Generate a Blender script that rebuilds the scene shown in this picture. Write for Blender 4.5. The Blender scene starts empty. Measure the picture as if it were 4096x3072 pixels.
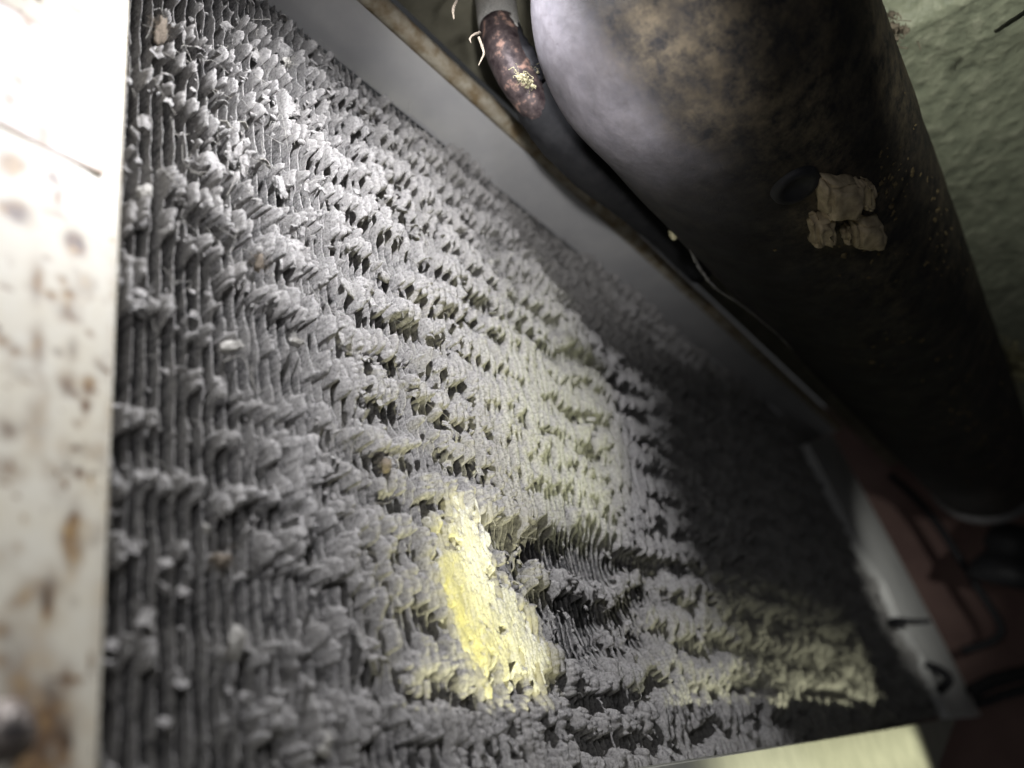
import bpy, bmesh, math, random
import numpy as np
from mathutils import Matrix, Vector

rng = np.random.default_rng(11)
random.seed(11)
S = bpy.context.scene
COL = S.collection

# ------------------------------------------------------------------ camera
# world axes: X runs along the coil away from the camera, Z runs along the fins, the coil's front lies at Y = 1
F_PX, CX, CY = 3213.494, 2048.0, 1536.0
R = np.array([[0.57618479, 0.28403812, 0.76637682],
              [-0.79351066, 0.41907873, 0.44126392],
              [-0.19583645, -0.86237774, 0.46685407]])
cam_d = bpy.data.cameras.new("camera")
cam = bpy.data.objects.new("camera", cam_d)
COL.objects.link(cam)
cam_d.sensor_width = 36.0
cam_d.lens = F_PX / 4096 * 36
cam_d.clip_start, cam_d.clip_end = 0.01, 60
cam.matrix_world = Matrix([[R[0, 0], -R[0, 1], -R[0, 2], 0], [R[1, 0], -R[1, 1], -R[1, 2], 0],
                           [R[2, 0], -R[2, 1], -R[2, 2], 0], [0, 0, 0, 1]])
cam_d.dof.use_dof = True
cam_d.dof.focus_distance = 1.9
cam_d.dof.aperture_fstop = 0.95
S.camera = cam

# ------------------------------------------------------------------ world, lamps, exposure
W = bpy.data.worlds.new("World")
S.world = W
W.use_nodes = True
W.node_tree.nodes["Background"].inputs[0].default_value = (0.95, 0.97, 1.0, 1)
W.node_tree.nodes["Background"].inputs[1].default_value = 0.035
S.view_settings.view_transform = 'Standard'
S.view_settings.look = 'None'
S.view_settings.exposure = 0
S.view_settings.gamma = 1
S.cycles.use_denoising = True
S.cycles.max_bounces = 6


def spot(name, loc, target, power, color, angle, blend, soft):
    d = bpy.data.lights.new(name, 'SPOT')
    d.energy, d.color = power, color
    d.spot_size, d.spot_blend, d.shadow_soft_size = math.radians(angle), blend, soft
    o = bpy.data.objects.new(name, d)
    o.location = loc
    o.rotation_euler = (Vector(target) - Vector(loc)).to_track_quat('-Z', 'Y').to_euler()
    COL.objects.link(o)
    return o


WHITE = (0.985, 0.98, 1.04)
YEL = (1.0, 0.97, 0.64)
spot("torch", (0.74, 0.26, 1.70), (1.22, 1.0, 0.70), 118, WHITE, 148, 1.0, 0.025)
spot("panel_fill", (-0.30, -0.05, 0.95), (0.08, 0.90, 0.80), 12, (1.0, 1.0, 0.99), 74, 0.9, 0.05)  # added fill that brightens only the left panel
spot("sheet_fill", (0.55, -0.60, 0.50), (2.4, -0.70, 1.80), 150, (1.0, 1.0, 0.88), 46, 1.0, 0.03)  # added spot, apart from the torch, lifting the tank and green sheet
spot("flange_fill", (0.55, 0.15, 0.70), (2.1, 0.66, 2.12), 78, (1.0, 0.98, 1.0), 50, 1.0, 0.03)  # added spot that brightens the flange
spot("yellow_lamp", (1.22, 0.42, -0.66), (1.36, 1.0, 0.44), 115, YEL, 34, 0.9, 0.012)
spot("yellow_fill", (1.70, -0.25, 0.0), (1.93, 1.0, 1.02), 100, (0.97, 1.0, 0.62), 32, 1.0, 0.02)  # added spot for the pale yellow area, apart from the yellow lamp
spot("crust_glare", (1.22, 0.42, -0.66), (1.405, 1.0, 0.585), 90, (1.0, 1.0, 0.93), 8, 1.0, 0.012)  # added narrow spot for the white glare on the crust
spot("far_fill", (1.62, 0.58, 1.66), (3.8, 1.0, 1.1), 34, WHITE, 80, 1.0, 0.03)
spot("end_plate_fill", (3.6, -0.5, 0.3), (6.6, 0.93, 0.92), 120, (1.0, 1.0, 0.95), 30, 1.0, 0.03)  # added spot that brightens the end plate
fill_d = bpy.data.lights.new("camera_fill", 'AREA')  # soft fill added near the camera
fill_d.shape, fill_d.size, fill_d.energy, fill_d.color = 'DISK', 0.22, 3.0, WHITE
fill_o = bpy.data.objects.new("camera_fill", fill_d)
fill_o.location = (-0.12, -0.05, 0.42)
fill_o.rotation_euler = Vector((1.3, 1.05, 0.25)).to_track_quat('-Z', 'Y').to_euler()
COL.objects.link(fill_o)
strip_d = bpy.data.lights.new("yellow_strip_fill", 'AREA')  # added light strip for the yellow glow low on coil and rail
strip_d.shape, strip_d.size, strip_d.size_y, strip_d.spread = 'RECTANGLE', 2.5, 0.03, math.radians(28)
strip_d.energy, strip_d.color = 4, (1.0, 1.0, 0.70)
strip_o = bpy.data.objects.new("yellow_strip_fill", strip_d)
strip_o.location = (3.35, 0.40, -0.70)
strip_o.rotation_euler = Vector((0, 0.60, 0.80)).to_track_quat('-Z', 'Y').to_euler()
COL.objects.link(strip_o)


# ------------------------------------------------------------------ measuring helpers: a sight line meets a plane or the tank
def ray(px, py):
    return R @ np.array([(px - CX) / F_PX, (py - CY) / F_PX, 1.0])


def at(px, py, axis, val):
    w = ray(px, py)
    return Vector(w * (val / w[axis]))


TC, TR = (0.128, 1.494), 0.362          # tank axis (Y, Z) and radius


def on_tank(px, py):
    w = ray(px, py)
    a = w[1] ** 2 + w[2] ** 2
    b = -2 * (w[1] * TC[0] + w[2] * TC[1])
    c = TC[0] ** 2 + TC[1] ** 2 - TR ** 2
    t = (-b - math.sqrt(max(b * b - 4 * a * c, 0))) / (2 * a)
    return Vector(w * t)


# ------------------------------------------------------------------ noise
TAB = rng.random((8, 256, 256))


def vn(x, y, k=0):
    x = np.asarray(x, float) + 1000.0
    y = np.asarray(y, float) + 1000.0
    x, y = np.broadcast_arrays(x, y)
    xi, yi = np.floor(x).astype(int), np.floor(y).astype(int)
    fx, fy = x - xi, y - yi
    fx, fy = fx * fx * (3 - 2 * fx), fy * fy * (3 - 2 * fy)
    T = TAB[k % 8]
    sh = 37 * (k // 8)
    a, b = T[(xi + sh) % 256, yi % 256], T[(xi + 1 + sh) % 256, yi % 256]
    c, d = T[(xi + sh) % 256, (yi + 1) % 256], T[(xi + 1 + sh) % 256, (yi + 1) % 256]
    return (a * (1 - fx) + b * fx) * (1 - fy) + (c * (1 - fx) + d * fx) * fy


def fbm(x, y, k=0, o=4):
    s, a, t = 0, 1.0, 0
    for i in range(o):
        s = s + a * vn(np.asarray(x) * 2 ** i, np.asarray(y) * 2 ** i, k + i)
        t += a
        a *= 0.5
    return s / t


def sstep(a, b, x):
    t = np.clip((x - a) / (b - a), 0, 1)
    return t * t * (3 - 2 * t)


# ------------------------------------------------------------------ objects
def link(name, me, mat=None, parent=None, smooth=True):
    o = bpy.data.objects.new(name, me)
    COL.objects.link(o)
    if mat:
        me.materials.append(mat)
    if parent:
        o.parent = parent
    if smooth and len(me.polygons):
        me.polygons.foreach_set("use_smooth", np.ones(len(me.polygons), bool))
    return o


def mesh_np(name, V, Q, attrs=None):
    """V (n,3), Q (m,3 or 4)"""
    me = bpy.data.meshes.new(name)
    V = np.ascontiguousarray(V, np.float32)
    Q = np.ascontiguousarray(Q, np.int32)
    k = Q.shape[1]
    me.vertices.add(len(V))
    me.vertices.foreach_set("co", V.ravel())
    me.loops.add(Q.size)
    me.loops.foreach_set("vertex_index", Q.ravel())
    me.polygons.add(len(Q))
    me.polygons.foreach_set("loop_start", np.arange(0, Q.size, k, dtype=np.int32))
    me.polygons.foreach_set("loop_total", np.full(len(Q), k, np.int32))
    for nm, arr in (attrs or {}).items():
        at_ = me.attributes.new(nm, 'FLOAT', 'POINT')
        at_.data.foreach_set("value", np.ascontiguousarray(arr, np.float32).ravel())
    me.update(calc_edges=True)
    return me


def grid_quads(n, m, base=0, wrap=False):
    i, j = np.meshgrid(np.arange(n - 1), np.arange(m if wrap else m - 1), indexing='ij')
    j2 = (j + 1) % m
    return np.stack([i * m + j, (i + 1) * m + j, (i + 1) * m + j2, i * m + j2], -1).reshape(-1, 4) + base


def tag(o, label=None, cat=None, group=None, kind=None):
    if label: o["label"] = label
    if cat: o["category"] = cat
    if group: o["group"] = group
    if kind: o["kind"] = kind
    return o


def empty(name, loc):
    o = bpy.data.objects.new(name, None)
    o.location = loc
    o.empty_display_size = 0.05
    COL.objects.link(o)
    return o


def adopt(o, root):
    """parent a mesh built in world coordinates to a root without moving it"""
    o.parent = root
    o.matrix_parent_inverse = Matrix.Translation(-Vector(root.location))
    return o


def tube(pts, rad, seg=12, cap=True, jitter=0.0, sub=6):
    """round tube along a smoothed polyline, returns V, Q"""
    P = np.array([list(p) for p in pts], float)
    if sub > 1 and len(P) > 2:
        out = []
        E_ = np.vstack([2 * P[0] - P[1], P, 2 * P[-1] - P[-2]])
        for i in range(1, len(E_) - 2):
            for t in np.linspace(0, 1, sub, endpoint=False):
                p0, p1, p2, p3 = E_[i - 1:i + 3]
                out.append(0.5 * (2 * p1 + (p2 - p0) * t + (2 * p0 - 5 * p1 + 4 * p2 - p3) * t * t + (3 * p1 - p0 - 3 * p2 + p3) * t ** 3))
        out.append(P[-1])
        P = np.array(out)
    n = len(P)
    rad = np.interp(np.linspace(0, 1, n), np.linspace(0, 1, len(np.atleast_1d(rad))), np.atleast_1d(rad))
    T = np.gradient(P, axis=0)
    T /= np.linalg.norm(T, axis=1)[:, None] + 1e-12
    up = np.array([0.31, 0.52, 0.79])
    A = np.cross(T, up)
    A /= np.linalg.norm(A, axis=1)[:, None] + 1e-12
    B = np.cross(T, A)
    th = np.linspace(0, 2 * np.pi, seg, endpoint=False)
    rr = rad[:, None] * np.ones(seg)
    if jitter:
        rr = rr * (1 + jitter * (rng.random((n, seg)) - 0.5))
    V = P[:, None] + rr[..., None] * (np.cos(th)[None, :, None] * A[:, None] + np.sin(th)[None, :, None] * B[:, None])
    V = V.reshape(-1, 3)
    Q = grid_quads(n, seg, wrap=True)
    if cap:
        V = np.vstack([V, P[0], P[-1]])
        c0, c1 = n * seg, n * seg + 1
        k = np.arange(seg)
        k2 = (k + 1) % seg
        Q = np.vstack([Q, np.stack([np.full(seg, c0), k, k2, np.full(seg, c0)], -1)[:, [0, 1, 2, 2]],
                       np.stack([np.full(seg, c1), (n - 1) * seg + k2, (n - 1) * seg + k, k], -1)[:, [0, 1, 2, 2]]])
    return V, Q


def tube_mesh(name, pts, rad, **k):
    V, Q = tube(pts, rad, **k)
    me = bpy.data.meshes.new(name)
    faces = [tuple(q) if q[2] != q[3] else tuple(q[:3]) for q in Q.tolist()]
    me.from_pydata(V.tolist(), [], faces)
    me.update()
    return me


def box(bm, lo, hi, bevel=0.0):
    r = bmesh.ops.create_cube(bm, size=1.0)
    lo, hi = Vector(lo), Vector(hi)
    for v in r['verts']:
        v.co = Vector([(lo[i] + hi[i]) / 2 + v.co[i] * (hi[i] - lo[i]) for i in range(3)])
    if bevel:
        es = list({e for v in r['verts'] for e in v.link_edges})
        bmesh.ops.bevel(bm, geom=es, offset=bevel, segments=3, affect='EDGES', profile=0.5)


def bm_mesh(name, bm):
    me = bpy.data.meshes.new(name)
    bm.to_mesh(me)
    bm.free()
    return me


# ------------------------------------------------------------------ materials
def mat(name):
    m = bpy.data.materials.new(name)
    m.use_nodes = True
    nt = m.node_tree
    b = nt.nodes["Principled BSDF"]
    return m, nt, b


def N(nt, t, **kw):
    n = nt.nodes.new(t)
    for k, v in kw.items():
        setattr(n, k, v)
    return n


def noise(nt, scale, detail=4, rough=0.55, vec=None, dist=0.0):
    n = N(nt, 'ShaderNodeTexNoise')
    n.inputs['Scale'].default_value = scale
    n.inputs['Detail'].default_value = detail
    n.inputs['Roughness'].default_value = rough
    n.inputs['Distortion'].default_value = dist
    if vec is None:
        vec = N(nt, 'ShaderNodeTexCoord').outputs['Object']
    nt.links.new(vec, n.inputs['Vector'])
    return n.outputs['Fac']


def ramp(nt, fac, stops):
    r = N(nt, 'ShaderNodeValToRGB')
    el = r.color_ramp.elements
    while len(el) < len(stops):
        el.new(0.5)
    for e, (p, c) in zip(el, stops):
        e.position = p
        e.color = (*c, 1) if len(c) == 3 else c
    nt.links.new(fac, r.inputs['Fac'])
    return r.outputs['Color']


def mix(nt, fac, a, b, mode='MIX'):
    m = N(nt, 'ShaderNodeMix', data_type='RGBA', blend_type=mode)
    for sock, v in ((m.inputs[0], fac), (m.inputs[6], a), (m.inputs[7], b)):
        if isinstance(v, (int, float)):
            sock.default_value = v
        elif isinstance(v, tuple):
            sock.default_value = (*v, 1)
        else:
            nt.links.new(v, sock)
    return m.outputs[2]


def bump(nt, b, h, strength, dist=0.002):
    n = N(nt, 'ShaderNodeBump')
    n.inputs['Strength'].default_value = strength
    n.inputs['Distance'].default_value = dist
    nt.links.new(h, n.inputs['Height'])
    nt.links.new(n.outputs[0], b.inputs['Normal'])


def attr(nt, name):
    return N(nt, 'ShaderNodeAttribute', attribute_name=name).outputs['Fac']


def dust_material(name, lo, hi, speck, tint=None):
    m, nt, b = mat(name)
    f = noise(nt, speck, 7, 0.8)
    c = ramp(nt, f, [(0.34, lo), (0.46, tuple(0.45 * x + 0.55 * y for x, y in zip(lo, hi))), (0.62, hi)])
    big = noise(nt, 9, 3)
    c = mix(nt, ramp(nt, big, [(0.35, (0, 0, 0)), (0.75, (0.5, 0.5, 0.5))]), c, tint or (0.36, 0.345, 0.32), 'MIX')
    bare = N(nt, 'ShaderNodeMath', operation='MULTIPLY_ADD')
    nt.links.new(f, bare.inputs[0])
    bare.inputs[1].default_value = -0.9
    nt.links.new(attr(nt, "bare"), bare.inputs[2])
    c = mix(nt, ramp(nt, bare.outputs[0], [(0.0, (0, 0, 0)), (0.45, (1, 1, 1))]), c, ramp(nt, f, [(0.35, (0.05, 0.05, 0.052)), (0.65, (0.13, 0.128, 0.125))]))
    st = attr(nt, "yellow_tint")
    c = mix(nt, st, c, (0.58, 0.54, 0.33))  # yellower inside the crust mask
    nt.links.new(c, b.inputs['Base Color'])
    b.inputs['Roughness'].default_value = 0.95
    b.inputs['Specular IOR Level'].default_value = 0.15
    bump(nt, b, f, 1.0, 0.004)
    return m


M_DUST = dust_material("dust", (0.045, 0.045, 0.05), (0.56, 0.545, 0.52), 140)
M_PALE = dust_material("pale_dust", (0.24, 0.235, 0.215), (0.62, 0.605, 0.56), 200, (0.52, 0.49, 0.42))
M_TDUST = dust_material("tan_dust", (0.06, 0.045, 0.025), (0.22, 0.175, 0.10), 90, (0.16, 0.12, 0.07))
M_BROWN = dust_material("brown_fluff", (0.12, 0.10, 0.08), (0.33, 0.285, 0.225), 260, (0.28, 0.23, 0.175))


def crust_material():
    m, nt, b = mat("caked_crust")
    f = noise(nt, 260, 5, 0.7)
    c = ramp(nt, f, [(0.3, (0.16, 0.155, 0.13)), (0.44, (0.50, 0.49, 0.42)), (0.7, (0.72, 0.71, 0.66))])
    c = mix(nt, attr(nt, "tint"), c, ramp(nt, f, [(0.3, (0.16, 0.145, 0.06)), (0.42, (0.52, 0.48, 0.20)), (0.7, (0.66, 0.62, 0.30))]))  # glare painted into the colour: yellow on the left, whiter to the right
    c = mix(nt, attr(nt, "rim"), c, ramp(nt, noise(nt, 140, 7, 0.8), [(0.34, (0.05, 0.05, 0.05)), (0.46, (0.33, 0.32, 0.29)), (0.62, (0.54, 0.53, 0.48))]))
    nt.links.new(c, b.inputs['Base Color'])
    b.inputs['Roughness'].default_value = 0.38
    b.inputs['Specular IOR Level'].default_value = 0.6
    bump(nt, b, f, 0.4, 0.003)
    return m


def panel_material():
    m, nt, b = mat("cream_enamel_with_rust")
    r = attr(nt, "rust")
    n1 = noise(nt, 45, 5, 0.6)
    n2 = noise(nt, 13, 4, 0.6)
    base = mix(nt, ramp(nt, n2, [(0.4, (0, 0, 0)), (0.8, (0.55, 0.55, 0.55))]), (0.60, 0.575, 0.48), (0.52, 0.45, 0.30))
    rc = ramp(nt, n1, [(0.3, (0.06, 0.04, 0.026)), (0.5, (0.17, 0.105, 0.055)), (0.7, (0.36, 0.24, 0.10))])
    rr = N(nt, 'ShaderNodeMath', operation='MULTIPLY_ADD')
    nt.links.new(n1, rr.inputs[0])
    rr.inputs[1].default_value = 0.5
    nt.links.new(r, rr.inputs[2])
    fac = ramp(nt, rr.outputs[0], [(0.30, (0, 0, 0)), (0.55, (0.35, 0.35, 0.35)), (0.95, (1, 1, 1))])
    c = mix(nt, fac, base, rc)
    nt.links.new(c, b.inputs['Base Color'])
    b.inputs['Roughness'].default_value = 0.5
    bump(nt, b, rr.outputs[0], 0.15, 0.003)
    return m


def simple(name, c1, c2, scale, rough=0.6, metal=0.0, bs=0.2, spec=0.5, lo=0.35, hi=0.7, dist=0.004):
    m, nt, b = mat(name)
    f = noise(nt, scale, 5, 0.6)
    nt.links.new(ramp(nt, f, [(lo, c1), (hi, c2)]), b.inputs['Base Color'])
    b.inputs['Roughness'].default_value = rough
    b.inputs['Metallic'].default_value = metal
    b.inputs['Specular IOR Level'].default_value = spec
    bump(nt, b, f, bs, dist)
    return m


M_CRUST = crust_material()
M_PANEL = panel_material()
M_FLANGE = simple("grey_painted_steel", (0.56, 0.56, 0.555), (0.66, 0.655, 0.635), 5, 0.6, bs=0.05)
M_RAIL = simple("cream_painted_rail", (0.40, 0.40, 0.345), (0.50, 0.495, 0.43), 8, 0.5, bs=0.1)
M_EDGE = simple("rusty_beige_edge", (0.27, 0.20, 0.11), (0.58, 0.54, 0.43), 20, 0.8, bs=0.6)
M_OLIVE = simple("dusty_olive_sheet", (0.15, 0.142, 0.10), (0.24, 0.228, 0.165), 7, 0.8, bs=0.1)
M_END = simple("grey_end_plate", (0.68, 0.68, 0.66), (0.78, 0.78, 0.75), 6, 0.6, bs=0.05)
M_RED = simple("red_brown_primer", (0.20, 0.12, 0.105), (0.30, 0.19, 0.16), 2.0, 0.8, bs=0.1)
M_BLACK = simple("black_rubber", (0.008, 0.008, 0.010), (0.022, 0.022, 0.026), 30, 0.6, bs=0.2)
M_FOAM = simple("black_foam_sleeve", (0.004, 0.0045, 0.006), (0.016, 0.016, 0.017), 22, 0.85, bs=0.5)
M_BEIGE = simple("beige_plastic", (0.30, 0.24, 0.155), (0.58, 0.48, 0.32), 30, 0.7, bs=0.3)
M_LEAD = simple("grey_ring", (0.11, 0.105, 0.11), (0.19, 0.185, 0.19), 20, 0.6, bs=0.3)
M_SCREW = simple("dull_screw_metal", (0.16, 0.13, 0.11), (0.34, 0.31, 0.28), 40, 0.5, 0.4, bs=0.3)
M_PAPER = None


def copper_material():
    m, nt, b = mat("tarnished_copper")
    f = noise(nt, 28, 5, 0.65)
    c = ramp(nt, f, [(0.36, (0.03, 0.02, 0.022)), (0.55, (0.11, 0.085, 0.082)), (0.66, (0.50, 0.31, 0.24)), (0.8, (0.40, 0.33, 0.30))])
    nt.links.new(c, b.inputs['Base Color'])
    b.inputs['Metallic'].default_value = 0.35
    b.inputs['Roughness'].default_value = 0.5
    bump(nt, b, f, 0.3, 0.004)
    return m


def tank_material():
    m, nt, b = mat("charcoal_jacket_with_dust")
    f1 = noise(nt, 9, 6, 0.65)
    f2 = noise(nt, 19, 9, 0.8)
    f3 = noise(nt, 5, 4, 0.6)
    d = attr(nt, "dirt")
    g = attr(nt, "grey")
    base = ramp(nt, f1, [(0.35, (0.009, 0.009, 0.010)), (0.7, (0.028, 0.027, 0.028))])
    base = mix(nt, g, base, ramp(nt, f1, [(0.3, (0.10, 0.095, 0.105)), (0.7, (0.27, 0.255, 0.28))]))  # light on the near end painted as paler grey
    k = N(nt, 'ShaderNodeMath', operation='MULTIPLY')
    nt.links.new(d, k.inputs[0])
    nt.links.new(ramp(nt, f2, [(0.40, (0, 0, 0)), (0.66, (1, 1, 1))]), k.inputs[1])
    tan = ramp(nt, f3, [(0.35, (0.065, 0.052, 0.034)), (0.7, (0.20, 0.163, 0.108))])
    c = mix(nt, k.outputs[0], base, tan)
    nt.links.new(c, b.inputs['Base Color'])
    b.inputs['Roughness'].default_value = 0.8
    b.inputs['Specular IOR Level'].default_value = 0.3
    bump(nt, b, f2, 0.5, 0.008)
    return m


def paper_material():
    m, nt, b = mat("faded_sticker")
    tc = N(nt, 'ShaderNodeTexCoord')
    n2 = noise(nt, 14, 5, 0.6)
    w = N(nt, 'ShaderNodeTexWave', bands_direction='Z')
    w.inputs['Scale'].default_value = 9
    w.inputs['Distortion'].default_value = 1.5
    nt.links.new(tc.outputs['Object'], w.inputs['Vector'])
    n3 = noise(nt, 60, 3)
    k = N(nt, 'ShaderNodeMath', operation='MULTIPLY')
    nt.links.new(ramp(nt, w.outputs['Fac'], [(0.55, (0, 0, 0)), (0.7, (1, 1, 1))]), k.inputs[0])
    nt.links.new(ramp(nt, n3, [(0.45, (0, 0, 0)), (0.6, (0.5, 0.5, 0.5))]), k.inputs[1])
    c = mix(nt, ramp(nt, n2, [(0.45, (0, 0, 0)), (0.75, (0.8, 0.8, 0.8))]), (0.82, 0.82, 0.82), (0.70, 0.62, 0.50))
    c = mix(nt, k.outputs[0], c, (0.52, 0.52, 0.55))
    c = mix(nt, attr(nt, "rust"), c, (0.36, 0.23, 0.12))
    nt.links.new(c, b.inputs['Base Color'])
    b.inputs['Roughness'].default_value = 0.6
    return m


def green_material():
    m, nt, b = mat("grey_green_hammered_sheet")
    f = noise(nt, 16, 4, 0.55)
    c = ramp(nt, f, [(0.3, (0.26, 0.285, 0.215)), (0.55, (0.36, 0.385, 0.285)), (0.75, (0.56, 0.575, 0.45))])
    nt.links.new(c, b.inputs['Base Color'])
    b.inputs['Roughness'].default_value = 0.5
    bump(nt, b, f, 0.9, 0.03)
    return m


M_COPPER, M_TANK, M_PAPER, M_GREEN = copper_material(), tank_material(), paper_material(), green_material()

# ================================================================== the setting
# sheet above everything, running from the coil's top flange towards the camera
V = np.array([[-2, 0.86, 2.2], [12, 0.86, 2.2], [12, -4, 2.2], [-2, -4, 2.2]])
tag(link("ceiling", mesh_np("ceiling", V, [[0, 1, 2, 3]]), M_OLIVE, smooth=False), "dusty dark olive sheet above the pipe and the tank", kind="structure")
V = np.array([[8.2, 2.2, -2], [8.2, -4, -2], [8.2, -4, 3], [8.2, 2.2, 3]])
tag(link("wall", mesh_np("wall", V, [[0, 1, 2, 3]]), M_RED, smooth=False), "dim red brown wall beyond the far end of the coil", kind="structure")

# ================================================================== the coil
PITCH, X0, ZB, ZT = 0.025, 0.528, 0.03, 1.985
coil = empty("condenser_coil", (X0, 1.0, ZB))
tag(coil, "dust-caked grey condenser coil of thin upright metal fins", "condenser coil")


def poly_mask(X, Z, pts_px, soft):
    """soft mask of a convex patch whose corners are measured in the photograph on the coil's face"""
    P = [at(x * 4096 / 2212, y * 4096 / 2212, 1, 1.0) for x, y in pts_px]
    P = [(p.x, p.z) for p in P]
    cx, cz = sum(p[0] for p in P) / len(P), sum(p[1] for p in P) / len(P)
    d = np.full(np.broadcast(X, Z).shape, 9.0)
    for (x1, z1), (x2, z2) in zip(P, P[1:] + P[:1]):
        nx, nz = z2 - z1, x1 - x2
        l = math.hypot(nx, nz)
        s = 1 if (cx - x1) * nx + (cz - z1) * nz > 0 else -1
        d = np.minimum(d, s * ((X - x1) * nx + (Z - z1) * nz) / l)
    return sstep(-soft, soft, d)


CRUST = [(925, 1185), (985, 1120), (1040, 1105), (1055, 1235), (1062, 1400), (950, 1330)]
CRUST_LOW = [(940, 1290), (1050, 1230), (1125, 1310), (1200, 1462), (1020, 1470)]
PIT = [(1075, 1165), (1230, 1130), (1420, 1230), (1410, 1400), (1250, 1430), (1130, 1290)]


def dust_fields(X, Z):
    """cake 0..1, how far the dust stands proud, half thickness of the coat, crust mask"""
    wob = 0.05 * (fbm(X * 2.2, Z * 2.2, 3, 3) - 0.5)
    zw = Z + 0.13 * (vn(np.round((X - X0 - 0.004) / PITCH) * 3.3, Z * 14, 5) - 0.5) + 0.03 * (vn(X * 90, Z * 60, 2) - 0.5)
    crust = np.maximum(poly_mask(X + wob * 0.5, zw, CRUST, 0.04), poly_mask(X + wob * 0.5, zw, CRUST_LOW, 0.04))
    pit = poly_mask(X + wob, Z + wob, PIT, 0.06)
    fin = np.round((X - X0 - 0.004) / PITCH)
    loose = 0.5 + 0.5 * sstep(0.35, 0.65, vn(X * 3.1, Z * 4.3, 5))
    ph = (ZT - Z + wob + 0.085 * (vn(X * 4.5, Z * 4, 6) - 0.5)) / 0.118 + 0.62 * loose * (vn(fin * 5.77, Z * 6, 4) - 0.5)
    ph = ph + 0.08 * (vn(fin * 1.9, Z * 45, 1) - 0.5)
    ph = ph - np.floor(ph)
    ridge = sstep(0.0, 0.36, ph) * (1 - sstep(0.58, 0.72, ph))
    base = np.interp(X, [0.5, 0.8, 1.15, 1.5, 2.2, 7], [0.34, 0.38, 0.50, 0.58, 0.60, 0.60])
    base = base - 0.40 * sstep(1.80, 1.93, Z + 0.04 * (vn(X * 7, Z * 4, 1) - 0.5)) * np.interp(X, [0.5, 0.9, 1.2], [0.1, 0.5, 1.0])
    base = base - 0.16 * (1 - sstep(0.7, 1.0, X)) * (1 - sstep(0.55, 0.95, Z))
    flush = sstep(1.42, 1.65, X) * (1 - sstep(2.3, 2.9, X)) * sstep(0.62, 0.75, Z) * (1 - sstep(1.15, 1.35, Z))
    flush = 0.75 * flush * sstep(0.25, 0.6, fbm(X * 8, Z * 13, 3, 3))
    base = base + 0.25 * flush
    C = base + (np.interp(X, [0.6, 1.1, 2.5], [0.48, 0.64, 0.62]) - 0.30 * flush) * (ridge - 0.47) + (1.5 - 0.7 * flush) * (fbm(X * 5.5, Z * 8, 0, 3) - 0.5)
    C = C + 0.45 * (vn(X / PITCH * 0.6, Z * 12, 2) - 0.5) * (1 - 0.6 * flush)
    C = np.clip(C - 0.55 * pit, 0, 1)
    C = C * (1 - crust) + crust
    return C, crust, pit, flush


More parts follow.
